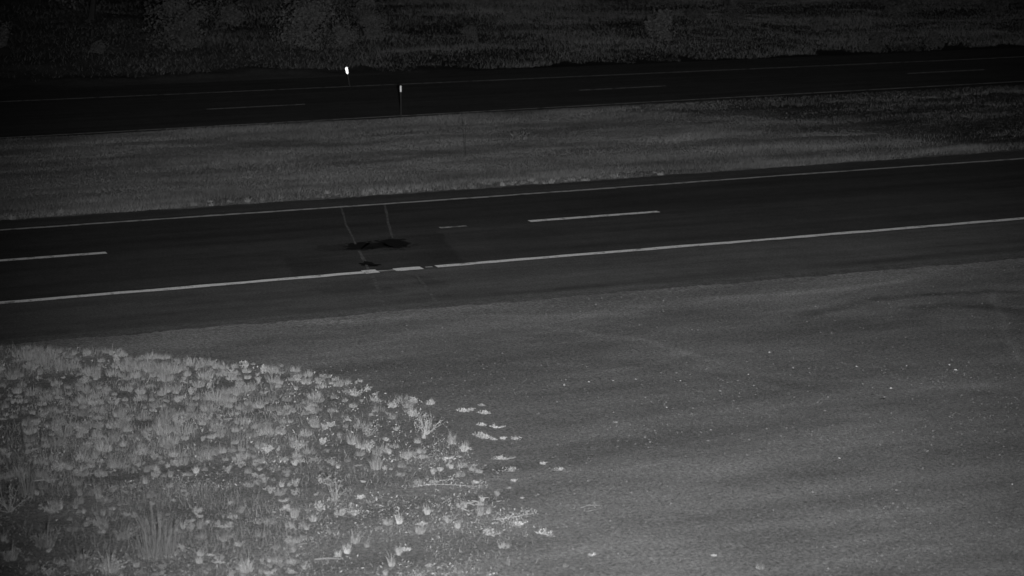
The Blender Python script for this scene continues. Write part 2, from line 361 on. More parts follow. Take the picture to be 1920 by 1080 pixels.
# ------------------------------------------------------------------ blade and leaf makers
def blades(P, H, W, lean, yaw, bend=0.5):
    """n curved two-segment blades -> V, F(quads as tris)"""
    n = len(P); d = np.stack([np.cos(yaw), np.sin(yaw), np.zeros(n)], 1); s = np.stack([-np.sin(yaw), np.cos(yaw), np.zeros(n)], 1)
    sp_ = R.uniform(0, math.pi, n); s = np.stack([np.cos(sp_), np.sin(sp_), np.zeros(n)], 1)
    up = np.array([0, 0, 1.0]); H = H[:, None]; lean = lean[:, None]
    m1 = P + up*H*0.55*np.cos(lean*0.6) + d*H*0.55*np.sin(lean*0.6)
    m2 = m1 + up*H*0.45*np.cos(lean*(1+bend)) + d*H*0.45*np.sin(lean*(1+bend))
    w = W[:, None]/2
    V = np.stack([P-s*w, P+s*w, m1-s*w*0.8, m1+s*w*0.8, m2], 1).reshape(-1, 3)
    k = np.arange(n)*5
    F = np.stack([np.stack([k, k+1, k+3], 1), np.stack([k, k+3, k+2], 1), np.stack([k+2, k+3, k+4], 1)], 1).reshape(-1, 3)
    return V, F
def blades1(P, H, W, lean, yaw):
    """n one-triangle blades for grass too far away to show a bend"""
    n = len(P); sp_ = R.uniform(0, math.pi, n); s = np.stack([np.cos(sp_), np.sin(sp_), np.zeros(n)], 1)*(W[:, None]/2)
    t = P + np.stack([np.cos(yaw)*np.sin(lean), np.sin(yaw)*np.sin(lean), np.cos(lean)], 1)*H[:, None]
    return np.stack([P-s, P+s, t], 1).reshape(-1, 3), np.arange(3*n).reshape(-1, 3)
def leaves(C, L, W, N):
    """n folded leaves at C, length L, width W, pointing along N"""
    n = len(C); T = N/np.linalg.norm(N, axis=1)[:, None]; q = R.normal(size=(n, 3)); s = np.cross(T, q); s /= np.linalg.norm(s, axis=1)[:, None]; u = np.cross(s, T)
    L = L[:, None]; W = W[:, None]
    V = np.stack([C, C+T*L*0.5+s*W*0.5+u*W*0.18, C+T*L, C+T*L*0.5-s*W*0.5+u*W*0.18], 1).reshape(-1, 3); k = np.arange(n)*4
    return V, np.concatenate([np.stack([k, k+1, k+2], 1), np.stack([k, k+2, k+3], 1)])
def join(parts):
    V = []; F = []; o = 0
    for v, f in parts: V.append(v); F.append(f+o); o += len(v)
    return np.concatenate(V), np.concatenate(F)
def tube(pts, rad, sides=4):
    pts = np.array(pts, float); V = []; F = []; n = len(pts)
    for i, p in enumerate(pts):
        t = pts[min(i+1, n-1)]-pts[max(i-1, 0)]; t /= np.linalg.norm(t)+1e-9
        s = np.cross(t, [0.3, 0.9, 0.2]); s /= np.linalg.norm(s); u = np.cross(t, s)
        for k in range(sides):
            a = 2*math.pi*k/sides; V.append(p+(s*math.cos(a)+u*math.sin(a))*rad[i])
    for i in range(n-1):
        for k in range(sides):
            a = i*sides+k; b = i*sides+(k+1) % sides; F += [[a, b, b+sides], [a, b+sides, a+sides]]
    return np.array(V), np.array(F)

def leafy(r=0.12, h=0.22, n=90, L=0.04, W=0.024, lobes=5):
    """a weed clump: several uneven sprays of small leaves on stems"""
    lx = R.normal(scale=r*0.55, size=(lobes, 2)); lr = r*R.uniform(0.25, 0.6, lobes); lh = h*R.uniform(0.45, 1.1, lobes)
    w = R.integers(0, lobes, n); zz = R.random(n)**0.7; th = R.uniform(0, 2*math.pi, n); k = R.random(n)**0.5*(0.35+0.65*zz)
    C = np.stack([lx[w, 0]*(0.35+0.65*zz)+lr[w]*k*np.cos(th), lx[w, 1]*(0.35+0.65*zz)+lr[w]*k*np.sin(th), lh[w]*zz*(1-0.25*k*k)], 1)
    N = np.stack([np.cos(th)*k, np.sin(th)*k, 0.15+0.8*zz], 1)+R.normal(scale=0.45, size=(n, 3))
    parts = [leaves(C, R.uniform(0.5, 1.5, n)*L, R.uniform(0.6, 1.4, n)*W, N)]
    for i in range(lobes): parts.append(tube([[0, 0, -0.01], [lx[i, 0]*0.6, lx[i, 1]*0.6, lh[i]*0.45], [lx[i, 0], lx[i, 1], lh[i]*0.85]], [0.005, 0.004, 0.002], 3))
    return join(parts)
def tuft(h=0.3, n=90, r=0.035, spread=0.75, w=0.0045):
    th = R.uniform(0, 2*math.pi, n); k = R.random(n)**0.5
    P = np.stack([r*k*np.cos(th), r*k*np.sin(th), -0.01+0*k], 1); hk = (1.15-0.5*k)*(0.7+0.6*vnoise(np.cos(th)*2+R.random()*9, np.sin(th)*2+R.random()*9, 3))
    return blades(P, h*hk*R.uniform(0.35, 1.1, n), w*R.uniform(0.7, 1.4, n), spread*R.random(n)**0.8, th+R.normal(scale=0.3, size=n))
def twig_bush(h=0.45, n=11, lv=40):
    parts = []
    for i in range(n):
        th = rnd.uniform(0, 6.28); le = rnd.uniform(0.15, 0.85); L = h*rnd.uniform(0.6, 1.05); p = np.array([0, 0, -0.01]); d = np.array([math.cos(th)*math.sin(le), math.sin(th)*math.sin(le), math.cos(le)])
        pts = [p.copy()]
        for k in range(4):
            d = d + R.normal(scale=0.13, size=3); d /= np.linalg.norm(d); p = p + d*L/4; pts.append(p.copy())
            if k > 0:
                for _ in range(2):
                    e = d + R.normal(scale=0.55, size=3); e /= np.linalg.norm(e); q = p+e*L*0.22
                    parts.append(tube([p, (p+q)/2+R.normal(scale=0.006, size=3), q], [0.003, 0.003, 0.0015], 3))
                    if lv: parts.append(leaves(np.repeat(q[None], 3, 0)+R.normal(scale=0.008, size=(3, 3)), R.uniform(0.015, 0.035, 3), R.uniform(0.008, 0.016, 3), R.normal(size=(3, 3))+[0, 0, 0.5]))
        parts.append(tube(pts, [0.007, 0.006, 0.005, 0.004, 0.002], 4))
    parts.append(leaves(np.c_[R.normal(scale=0.03, size=(lv, 2)), R.uniform(0, 0.06, lv)], R.uniform(0.03, 0.06, lv), R.uniform(0.012, 0.025, lv), np.c_[R.normal(size=(lv, 2)), np.abs(R.normal(size=lv))+0.4]))
    return join(parts)
def stalk_plant(h=0.5, n=4):
    parts = [tuft(h*0.35, 50, 0.04, 1.0, 0.008)]
    for i in range(n):
        th = rnd.uniform(0, 6.28); le = rnd.uniform(0.05, 0.35); L = h*rnd.uniform(0.7, 1.1); d = np.array([math.cos(th)*math.sin(le), math.sin(th)*math.sin(le), math.cos(le)]); p = np.zeros(3); pts = [p]
        for k in range(4):
            d = d+R.normal(scale=0.07, size=3); p = p+d*L/4; pts.append(p)
        parts.append(tube(pts, [0.006, 0.005, 0.0045, 0.004, 0.002], 4))
        m = 14; C = p+R.normal(scale=0.025, size=(m, 3)); parts.append(leaves(C, R.uniform(0.02, 0.045, m), R.uniform(0.01, 0.02, m), R.normal(size=(m, 3))+[0, 0, 0.6]))
    return join(parts)

leaf_meshes = [mesh('leafy_weed', *leafy(R.uniform(0.07, 0.16), R.uniform(0.08, 0.20), int(R.integers(150, 260)), R.uniform(0.020, 0.036), R.uniform(0.012, 0.022), int(R.integers(2, 8))), M['leaf']) for _ in range(16)]
grassy_meshes = [mesh('grass_clump', *tuft(R.uniform(0.10, 0.19), int(R.integers(130, 220)), R.uniform(0.04, 0.10), R.uniform(0.7, 1.2), 0.0036), M['leaf']) for _ in range(14)]
corner_meshes = [mesh('corner_weed', *join([tuft(0.26, 150, 0.07, 0.9, 0.004), leafy(0.15, 0.13, 200, 0.026, 0.014, 7)]), M['leaf']) for _ in range(4)]
rim_meshes = [mesh('rim_weed', *join([tuft(0.15, 120, 0.08, 1.1, 0.004), leafy(0.09, 0.12, 90, 0.022, 0.012)]), M['straw']) for _ in range(4)]
flat_meshes = [mesh('low_weed', *leafy(R.uniform(0.06, 0.11), R.uniform(0.025, 0.045), 110, 0.022, 0.010), M['straw']) for _ in range(5)]
tuft_meshes = [mesh('grass_tuft', *tuft(R.uniform(0.16, 0.3), int(R.integers(110, 170)), 0.045, R.uniform(0.6, 1.0)), M['straw']) for _ in range(8)]
twig_meshes = [mesh('twiggy_shrub', *twig_bush(R.uniform(0.35, 0.5)), M['twig']) for _ in range(3)]
stalk_meshes = [mesh('stalky_weed', *stalk_plant(R.uniform(0.4, 0.55), int(R.integers(3, 6))), M['straw']) for _ in range(4)]
def put(name, me, x, y, sc=1.0, rz=None, label=None, cat=None, group=None):
    a, b = at(x, y); z = float(ground_z(a, b)); a, b = at(x, y, z)
    return tag(obj(name, me, None, (a, b, float(ground_z(a, b))), rnd.uniform(0, 6.28) if rz is None else rz, sc), label, cat, group)

# ------------------------------------------------------------------ scattered weeds of the near bank
EDGE = [(-400, 640), (0, 652), (60, 654), (130, 655), (215, 658), (260, 672), (330, 668), (385, 680), (440, 684), (470, 690), (540, 690), (600, 705), (660, 716), (720, 738), (800, 756), (815, 790), (835, 830)]
DENSE = EDGE + [(735, 868), (620, 872), (500, 872), (330, 876), (230, 892), (0, 905), (-400, 930)]
MIXED = [(-400, 900), (0, 890), (250, 870), (480, 858), (740, 860), (840, 820), (930, 880), (960, 950), (1000, 1010), (1060, 1110), (1100, 1300), (-400, 1300)]
RIMS = [(835, 750), (915, 755), (965, 800), (1060, 870), (1110, 960), (1150, 1110), (1060, 1110), (1000, 1000), (930, 880), (840, 820)]
GAPS = [(235, 742, 28, 10), (72, 720, 30, 9), (130, 712, 22, 8), (200, 690, 14, 6), (270, 790, 18, 8), (330, 760, 20, 7), (410, 860, 30, 8), (300, 866, 35, 9), (95, 788, 7, 9), (150, 786, 8, 10), (560, 800, 25, 6), (150, 740, 20, 6), (420, 720, 18, 7), (20, 700, 12, 10), (720, 800, 22, 9), (620, 850, 28, 8), (340, 885, 40, 8), (100, 900, 60, 7)]
def scatter(n, poly, a0=-6, a1=20, b0=17, b1=37):
    a = R.uniform(a0, a1, n); b = R.uniform(b0, b1, n); z = ground_z(a, b); x, y = px(a, b, z)
    ok = inside(poly, x, y)
    return a[ok], b[ok], z[ok], x[ok], y[ok]
def gapmask(x, y, ps=0.93):
    k = np.ones(len(x), bool)
    for gx, gy, rx, ry in GAPS: k &= ~((((x-gx)/rx)**2+((y-gy-6)/ry)**2 < 1) & (R.random(len(x)) < ps))
    return k
a, b, z, x, y = scatter(16000, DENSE)
k = gapmask(x, y); a, b, z, x, y = (v[k] for v in (a, b, z, x, y))
cl = fbm(a*1.7, b*1.7, 41, 3); k = cl > -0.14; a, b, z, x, y = (v[k] for v in (a, b, z, x, y))
h01 = vnoise(a*1.9, b*1.9, 47); keep = []; cells = {}
for i in range(len(a)):                                    # keep clumps from standing inside one another
    md = (0.06 + 0.13*h01[i])*(1.0 if x[i] < 600 else 1.45)
    c = (int(a[i]/0.25), int(b[i]/0.25)); ok = True
    for dx in (-1, 0, 1):
        for dy in (-1, 0, 1):
            for j in cells.get((c[0]+dx, c[1]+dy), []):
                if (a[i]-a[j])**2+(b[i]-b[j])**2 < md*md: ok = False
    if ok: keep.append(i); cells.setdefault(c, []).append(i)
keep = [i for i in keep if -60 < x[i] < 1980]
keep.sort(key=lambda i: b[i])
ALL = leaf_meshes+grassy_meshes
LV = [(np.array([v.co for v in m.vertices]), np.array([p.vertices[:] for p in m.polygons])) for m in ALL]
rest = []
for n_, i in enumerate(keep):
    grassy = rnd.random() < 0.8; q = rnd.randrange(16, 30) if grassy else rnd.randrange(16); rz = rnd.uniform(0, 6.28); s = rnd.choice((0.5, 0.7, 0.85, 1.0, 1.25))*rnd.uniform(0.9, 1.15)*(1.0 if grassy else 0.7)
    if n_ < 300 and grassy:
        tag(obj('grass_clump', ALL[q], None, (a[i], b[i], z[i]), rz, s), 'fine grey bunch grass clump in the dense patch on the near roadside bank', 'grass clump', 'bunch grass covering the near bank')
    elif n_ < 300:
        tag(obj('leafy_weed', ALL[q], None, (a[i], b[i], z[i]), rz, s), 'low leafy weed among the bunch grass of the dense patch', 'weed', 'leafy weeds among the bunch grass')
    else:
        V, Fc = LV[q]; V = V*s; c, t = math.cos(rz), math.sin(rz)
        rest.append((np.stack([V[:, 0]*c-V[:, 1]*t+a[i], V[:, 0]*t+V[:, 1]*c+b[i], V[:, 2]+z[i]], 1), Fc))
if rest: tag(obj('weed_patch', mesh('weed_patch', *join(rest), M['leaf'])), 'far part of the dense leafy weed patch below the road shoulder', 'weeds', None, 'stuff')
print('leafy clumps', len(keep))

a, b, z, x, y = scatter(2600, MIXED, -1, 14, 20, 28.6)
dens = np.where(x < 560, 0.6, 0.35)*np.clip((1120-x)/300, 0.1, 1)*np.where((x < 130) & (y > 930) & (y < 1010), 0.15, 1)
k = (R.random(len(a)) < dens) & (fbm(a*1.3, b*1.3, 51, 3) > -0.08) & (x > -60) & (y < 1130)
idx = list(np.nonzero(k)[0])[:290]
for i in idx:
    u = rnd.random(); loc = (a[i], b[i], z[i]); rz = rnd.uniform(0, 6.28)
    if u < 0.50: tag(obj('grass_tuft', rnd.choice(grassy_meshes if rnd.random() < 0.6 else tuft_meshes), None, loc, rz, rnd.uniform(0.35, 0.8)), 'small pale dry grass tuft among litter at the foot of the bank', 'grass tuft', 'dry grass tufts on the bank')
    elif u < 0.86: tag(obj('leafy_weed', rnd.choice(leaf_meshes), None, loc, rz, rnd.uniform(0.25, 0.7)), 'small scattered leafy weed on bare litter below the dense patch', 'weed', 'scattered small weeds')
    else: tag(obj('low_weed', rnd.choice(flat_meshes), None, loc, rz, rnd.uniform(0.5, 1.1)), 'flat pale weed mat on the dirt between the tufts', 'weed', 'flat weed mats')
# dots of leaf and the fringe towards the bare dirt
for (xx, yy, s) in [(868, 772, 1.3), (885, 770, 1.0), (908, 776, 1.3), (903, 761, .8), (903, 798, 1), (928, 803, 1.1), (900, 818, 1.5), (910, 822, 1.4), (926, 825, .7), (945, 824, .9), (962, 823, 1), (958, 884, 1.4), (1020, 871, .9), (1050, 882, .9), (895, 886, .9), (943, 862, 1.2), (965, 903, .8), (936, 861, .9), (1155, 793, .5), (873, 843, 1.2), (955, 916, .5), (980, 935, .5)]:
    put('low_weed', rnd.choice(flat_meshes), xx, yy, (s*1.15, s*.8, s*.9), 0.1, 'flat pale weed mat at the fringe between weeds and bare dirt', 'weed', 'pale weed mats on the fringe')
for (xx, yy, s, lab) in [(440, 690, .9, 'broad weed at the left end of the detached rim weeds'), (475, 684, .45, 'small weed standing off the rim, right of the broad one'), (528, 687, .5, 'small detached weed above the rim, highest of its pair'), (515, 697, .4, 'tiny detached weed above the rim, lowest of its pair'),
                        (603, 706, .5, 'small weed at the rim halfway along its right slope'), (676, 716, .5, 'small lone weed above the right slope of the rim'), (690, 731, .7, 'mid-sized weed just below the lone one on the rim'), (705, 752, 1, 'round weed on the lower right slope of the rim'),
                        (737, 762, .9, 'round weed left of the tall twiggy weed, upper one'), (735, 785, .9, 'round weed left of the tall twiggy weed, lower one'), (775, 755, 1, 'weed behind the tall twiggy weed, left of two'), (807, 758, .9, 'weed behind the tall twiggy weed, right of two'), (775, 780, 1, 'weed tucked against the left foot of the tall twiggy weed')]:
    put('leafy_weed', rnd.choice(rim_meshes), xx, yy, s*0.8, None, lab, 'weed')
# plants that can be picked out one by one
put('twiggy_shrub', twig_meshes[0], 628, 940, 1.0, None, 'fan-shaped twiggy weed with a pale base, alone on open litter', 'weed')
put('twiggy_shrub', twig_meshes[1], 18, 960, 1.0, None, 'twiggy shrub cut by the left edge of the frame', 'shrub')
put('twiggy_shrub', twig_meshes[0], 800, 815, 0.85, None, 'tall twiggy weed at the right tip of the dense patch', 'weed')
put('grass_tuft', tuft_meshes[1], 787, 1000, 1.1, None, 'bright dry grass tuft with a blunt base near the bottom centre', 'grass tuft')
put('grass_tuft', tuft_meshes[2], 665, 1018, 1.0, None, 'small bright tuft left of the blunt grass tuft', 'grass tuft')
put('grass_tuft', tuft_meshes[3], 660, 832, 1.2, None, 'fan of dry grass inside the right part of the patch', 'grass tuft')
put('grass_tuft', tuft_meshes[4], 705, 880, 1.3, None, 'dry grass tuft on the lower right rim of the dense patch', 'grass tuft')
put('stalky_weed', stalk_meshes[0], 795, 822, 0.6, None, 'short stalky weed rising through the tall twiggy weed', 'weed')
put('grass_tuft', tuft_meshes[5], 848, 832, 1.1, None, 'dry tuft just right of the tall twiggy weed', 'grass tuft')
put('grass_tuft', tuft_meshes[6], 870, 846, 0.8, None, 'little ragged tuft at the tip of the patch, before the bare dirt', 'grass tuft')
put('grass_tuft', tuft_meshes[7], 462, 1072, 1.4, None, 'grass tuft at the bottom edge left of centre', 'grass tuft')
put('small_weed', rim_meshes[1], 370, 960, 0.7, None, 'short dense weed in the litter left of the twiggy fan', 'weed')
put('small_weed', grassy_meshes[3], 1425, 1066, 0.55, None, 'small stalk weed alone on bare dirt at the bottom right of centre', 'weed')
put('low_weed', flat_meshes[0], 1340, 1043, 0.6, None, 'tiny pale weed on bare dirt near the bottom edge', 'weed')
put('low_weed', flat_meshes[1], 1112, 1042, 0.7, None, 'tiny pale weed on dirt below the broken twigs', 'weed')
put('small_weed', grassy_meshes[5], 1060, 1062, 0.45, None, 'thin weed on dirt left of the tiny pale weed', 'weed')
put('low_weed', flat_meshes[2], 1030, 1003, 1.5, None, 'bright flat weed mat right of the dry twig heap', 'weed')
put('low_weed', flat_meshes[3], 972, 985, 1.3, None, 'bright flat weed mat below the leaning twig heap', 'weed')
big = mesh('grass_clump', *tuft(0.72, 330, 0.22, 0.5, 0.0032), M['leaf'])
put('grass_clump', big, 295, 1040, 1.0, None, 'tall grey bunch grass fanning upward in the lower left', 'grass clump')
put('grass_clump', mesh('grass_clump', *tuft(0.5, 130, 0.08, 0.35, 0.0035), M['leaf']), 52, 930, 1.0, None, 'upright bunch grass beside the left edge shrub', 'grass clump')
for (xx, yy, s, lab) in [(85, 1025, 1.5, 'broad leafy weed near the bottom left corner, left of the bottom-edge pair'), (150, 1066, 1.6, 'large leafy weed at the bottom edge, left one of a pair'), (205, 1074, 1.4, 'large leafy weed at the bottom edge, right one of a pair'),
                        (100, 960, 1.0, 'leafy weed right of the upright bunch grass by the left edge'), (190, 985, 1.1, 'leafy weed just left of the tall bunch grass'), (230, 1010, 1.2, 'leafy weed touching the left foot of the tall bunch grass'), (20, 1050, 1.0, 'leafy weed in the extreme bottom left corner')]:
    put('leafy_weed', rnd.choice(corner_meshes), xx, yy, s*0.9, None, lab, 'weed')

def twig(pts, r=0.008, lift=0.02):
    P = [(*at(x, y), 0) for x, y, *_ in pts]
    P = [(p[0], p[1], float(ground_z(p[0], p[1]))+lift+(q[2] if len(q) > 2 else 0)) for p, q in zip(P, pts)]
    return tube(P, [r]*(len(P)-1)+[r*0.5], 5)
def twig_obj(lines, label, r=0.008, lv=0, name='fallen_branch'):
    parts = [twig(l, r) for l in lines]
    if lv:
        for l in lines:
            for (x, y, *_) in l:
                a_, b_ = at(x, y); C = np.array([a_, b_, float(ground_z(a_, b_))+0.04])+R.normal(scale=(0.05, 0.05, 0.015), size=(lv, 3))
                parts.append(leaves(C, R.uniform(0.015, 0.04, lv), R.uniform(0.006, 0.014, lv), R.normal(size=(lv, 3))))
    V, F = join(parts); c = V.mean(0); c[2] = V[:, 2].min()
    return tag(obj(name, mesh(name, V-c, F, M['twig']), None, tuple(c)), label, 'branch')
twig_obj([[(842, 984), (852, 974), (864, 955), (875, 945), (868, 930)], [(875, 945), (890, 950)], [(864, 955), (880, 962)]], 'forked pale twig lying on the litter left of the curled twig', 0.010, 6)
twig_obj([[(885, 942), (897, 944), (903, 937), (917, 935)], [(897, 944), (890, 952)]], 'crooked thin twig lying right of the forked twig', 0.007, 2)
twig_obj([[(926, 930), (931, 923)], [(926, 930), (928, 936), (933, 943), (940, 941)]], 'short curled pale twig at the litter edge', 0.009, 5)
twig_obj([[(938, 1006), (948, 1016), (957, 1026)], [(948, 1016), (955, 1014)]], 'leaning stick below the dry twig heap', 0.011, 4)
twig_obj([[(930, 976), (948, 975), (965, 972), (985, 968), (1000, 966)], [(960, 984), (970, 975), (985, 962), (993, 962)], [(965, 990), (958, 980)]], 'heap of dry broken twigs at the edge of the bare dirt', 0.005, 22, 'twig_heap')
twig_obj([[(776, 858), (790, 862), (812, 858)]], 'short dry branch lying under the tip of the dense patch', 0.005, 14)
twig_obj([[(775, 915), (800, 912), (830, 911), (860, 912), (900, 915)], [(800, 912), (815, 905), (850, 900)]], 'matted dry branch along the right part of the litter', 0.003, 34)
twig_obj([[(935, 861), (960, 862)]], 'thin straight pale stick on the dirt right of the weeds', 0.006)
twig_obj([[(140, 893), (175, 890), (215, 886)]], 'long dry stem lying across the left of the litter strip', 0.008, 3)
twig_obj([[(60, 905), (80, 903), (110, 901)]], 'dry stem lying near the left end of the litter strip', 0.008, 3)
twig_obj([[(590, 1052), (615, 1050), (640, 1052)]], 'leafy flat branch by the bottom edge under the twiggy fan', 0.008, 18)
twig_obj([[(1088, 955), (1105, 950), (1125, 950)], [(1100, 962), (1120, 957)]], 'faint spread of thin twigs on dirt right of the twig heap', 0.004, 3)

# ------------------------------------------------------------------ litter, pebbles, fine grass (nobody could count them)
def stuff(name, V, F, m, label, cat): return tag(obj(name, mesh(name, V, F, m)), label, cat, None, 'stuff')
a, b, z, x, y = scatter(190000, MIXED, -1, 14, 20, 28.6); k = (fbm(a*1.1, b*1.1, 61, 4)+0.12 > R.random(len(a))*0.42-0.05*(x > 800)) & (R.random(len(a)) < np.clip((1080-x)/260, 0, 1)); a, b, z = a[k], b[k], z[k]
n = len(a); N = R.normal(size=(n, 3)); N[:, 2] = np.abs(N[:, 2])*0.8
stuff('leaf_litter', *leaves(np.stack([a, b, z+0.005], 1), 0.008+0.045*R.random(n)**2, 0.004+0.014*R.random(n)**2, N), M['litter'], 'dry leaf and stem litter strewn between the weeds', 'litter')
a, b, z, x, y = scatter(45000, MIXED, -1, 14, 20, 28.6); k = (fbm(a*0.9+9, b*0.9, 65, 3) > -0.02) & (R.random(len(a)) < np.clip((1040-x)/300, 0, 1)); a, b, z = a[k], b[k], z[k]; n = len(a)
stuff('short_grass', *blades(np.stack([a, b, z], 1), R.uniform(0.03, 0.11, n), R.uniform(0.002, 0.004, n), R.uniform(0.3, 1.5, n), R.uniform(0, 6.28, n)), M['leaf'], 'short dry grass growing through the litter', 'grass')
a, b, z, x, y = scatter(42000, DENSE); n = len(a); N = R.normal(size=(n, 3)); N[:, 2] = np.abs(N[:, 2])
k = gapmask(x, y, 0.8); a, b, z, N = a[k], b[k], z[k], N[k]; n = len(a)
stuff('under_leaves', *leaves(np.stack([a, b, z+R.uniform(0, 0.04, n)], 1), R.uniform(0.015, 0.05, n), R.uniform(0.008, 0.025, n), N), M['leaf'], 'loose low leaves filling the space between the weed clumps', 'weeds')
a, b, z, x, y = scatter(150000, DENSE, -1, 14, 26, 37); k = gapmask(x, y, 0.97) & (fbm(a*2.2, b*2.2, 67, 3) > -0.12) & (R.random(len(a)) < np.clip((700-x)/300, 0.1, 1)); a, b, z = a[k], b[k], z[k]; n = len(a)
stuff('fine_grass', *blades(np.stack([a, b, z], 1), R.uniform(0.03, 0.13, n)*(0.6+0.8*vnoise(a*2, b*2, 69)), R.uniform(0.002, 0.004, n), R.uniform(0.1, 1.1, n), R.uniform(0, 6.28, n)), M['leaf'], 'fine dry grass growing between the clumps of the dense patch', 'grass')
LOWLEFT = [(-300, 890), (300, 900), (480, 930), (560, 1000), (520, 1100), (400, 1300), (-300, 1300)]
a, b, z, x, y = scatter(60000, LOWLEFT, -1, 14, 20, 28.6); k = (fbm(a*1.5, b*1.5, 68, 3) > 0.0) & ~((x < 170) & (y > 930)); a, b, z = a[k], b[k], z[k]; n = len(a)
stuff('fine_grass', *blades(np.stack([a, b, z], 1), R.uniform(0.05, 0.22, n), R.uniform(0.002, 0.0035, n), R.uniform(0.1, 0.8, n), R.uniform(0, 6.28, n)), M['straw'], 'patches of upright fine grass in the lower left', 'grass')
OCT = np.array([[1, 0, 0], [-1, 0, 0], [0, 1, 0], [0, -1, 0], [0, 0, 1], [0, 0, -1]], float)
OF = np.array([[0, 2, 4], [2, 1, 4], [1, 3, 4], [3, 0, 4], [2, 0, 5], [1, 2, 5], [3, 1, 5], [0, 3, 5]])
def rocks(a, b, z, s):
    n = len(a); V = OCT[None]*s[:, None, None]*R.uniform(0.6, 1.3, (n, 6, 1))*np.array([1, 1, 0.7]); th = R.uniform(0, 6.28, n)
    c, t = np.cos(th)[:, None], np.sin(th)[:, None]; X = V[..., 0]*c-V[..., 1]*t+a[:, None]; Y = V[..., 0]*t+V[..., 1]*c+b[:, None]
    V = np.stack([X, Y, V[..., 2]+z[:, None]+s[:, None]*0.2], -1).reshape(-1, 3)
    return V, (OF[None]+np.arange(n)[:, None, None]*6).reshape(-1, 3)
BANK = [(-300, 630), (400, 605), (1000, 565), (1700, 505), (2200, 470), (2300, 1300), (-400, 1300)]
a, b, z, x, y = scatter(75000, BANK, -2, 36, 17, 36.4)
k = (fbm(a*0.7, b*0.7, 71, 4) > R.uniform(-0.25, 0.3, len(a))) & (R.random(len(a)) < np.where(y < 680, 0.3, 1)); a, b, z = a[k], b[k], z[k]
stuff('gravel', *rocks(a, b, z, 0.005+0.016*R.random(len(a))**2.5), M['pebble'], 'fine gravel and grit on the bare dirt bank', 'gravel')
def stone_mesh(seed, m):
    r_ = np.random.default_rng(seed); V = OCT*r_.uniform(0.7, 1.2, (6, 1))*[1, 0.8, 0.6]
    me = mesh('stone', V, OF, m); return me
sm = [stone_mesh(i, M['stone']) for i in range(3)]; dk = stone_mesh(9, M['dkstone'])
for xx, yy, s in [(1058, 722, .035), (1443, 661, .03), (1192, 711, .022), (1150, 714, .018), (1104, 716, .02), (1276, 714, .016), (1403, 702, .018), (1294, 702, .016), (1670, 728, .035), (1792, 694, .03), (1780, 684, .025), (1606, 687, .02), (1618, 720, .018), (1636, 727, .018), (1574, 859, .016), (1740, 845, .014), (1898, 908, .018), (1250, 764, .018), (1518, 699, .016), (1487, 690, .02), (1900, 660, .015), (1700, 686, .02)]:
    put('stone', rnd.choice(sm), xx, yy, (s*1.3, s, s), None, 'small pale stone catching the light on bare dirt', 'stone', 'pale stones scattered on the dirt')
put('clod', dk, 1654, 748, (.07, .05, .04), 0.3, 'larger dark clod on the dirt right of centre', 'clod')
put('clod', dk, 1634, 740, (.05, .03, .02), 0.1, 'flat dark clod just left of the larger one', 'clod')
put('clod', dk, 1684, 1016, (.03, .03, .02), 0.5, 'small dark clod near the bottom right', 'clod')

# ------------------------------------------------------------------ median grass
n = 1150000; a = R.uniform(4, 62, n); b = R.uniform(47.9, 60.5, n); z = ground_z(a, b)
e0 = median_edge(a); ok = (b > e0+0.05+0.25*vnoise(a*1.3, b*0, 3)) & (b < line_f1(a)-0.16)
slope = a + (b-48)*0.35 + 9*fbm(a*0.5, b*0.5, 81, 3)
dn = 0.95*(1-0.85*sst(slope, 30, 35))*(0.3+1.5*vnoise(a*0.3, b*1.3, 83)**1.5)
ok &= R.random(n) < dn
a, b, z = a[ok], b[ok], z[ok]; n = len(a)
hh = 0.02 + 0.10*vnoise(a*0.4, b*1.3, 85)**1.5*R.uniform(0.5, 1.3, n) + 0.02*sst(b, 57, 60) + 0.10*sst(51.8-b, 0, 2.0)*vnoise(a*0.8, b*1.5, 87)*R.uniform(0.3, 1, n)
stuff('median_grass', *blades1(np.stack([a, b, z], 1), hh, R.uniform(0.005, 0.011, n), R.uniform(0.2, 1.2, n), R.uniform(0, 6.28, n)), M['mgrass'], 'dry grass covering the median between the two roads', 'grass')
mt = [mesh('edge_tuft', *tuft(R.uniform(0.10, 0.2), 70, 0.07, 0.9, 0.010), M['edge']) for _ in range(4)]
for j in range(60):
    xx = rnd.uniform(0, 1250) if j < 30 else rnd.uniform(830, 1140)
    a_ = A_of(xx, 350+(900-xx)*0.06); b_ = float(median_edge(np.array(a_)))+rnd.uniform(0.15, 0.75)
    tag(obj('edge_tuft', rnd.choice(mt), None, (a_, b_, float(ground_z(a_, b_))), rnd.uniform(0, 6.28), rnd.uniform(0.5, 1.0)), 'small pale grass tuft along the near edge of the median', 'grass tuft', 'tufts along the near edge of the median')
sh = mesh('low_shrub', *leafy(0.26, 0.30, 240, 0.07, 0.04), M['paleshrub'])
put('low_shrub', sh, 975, 268, 1.0, None, 'small pale shrub alone in the middle of the median', 'shrub')
put('low_shrub', sh, 1000, 264, 0.5, None, 'tiny pale weed touching the lone median shrub', 'shrub')

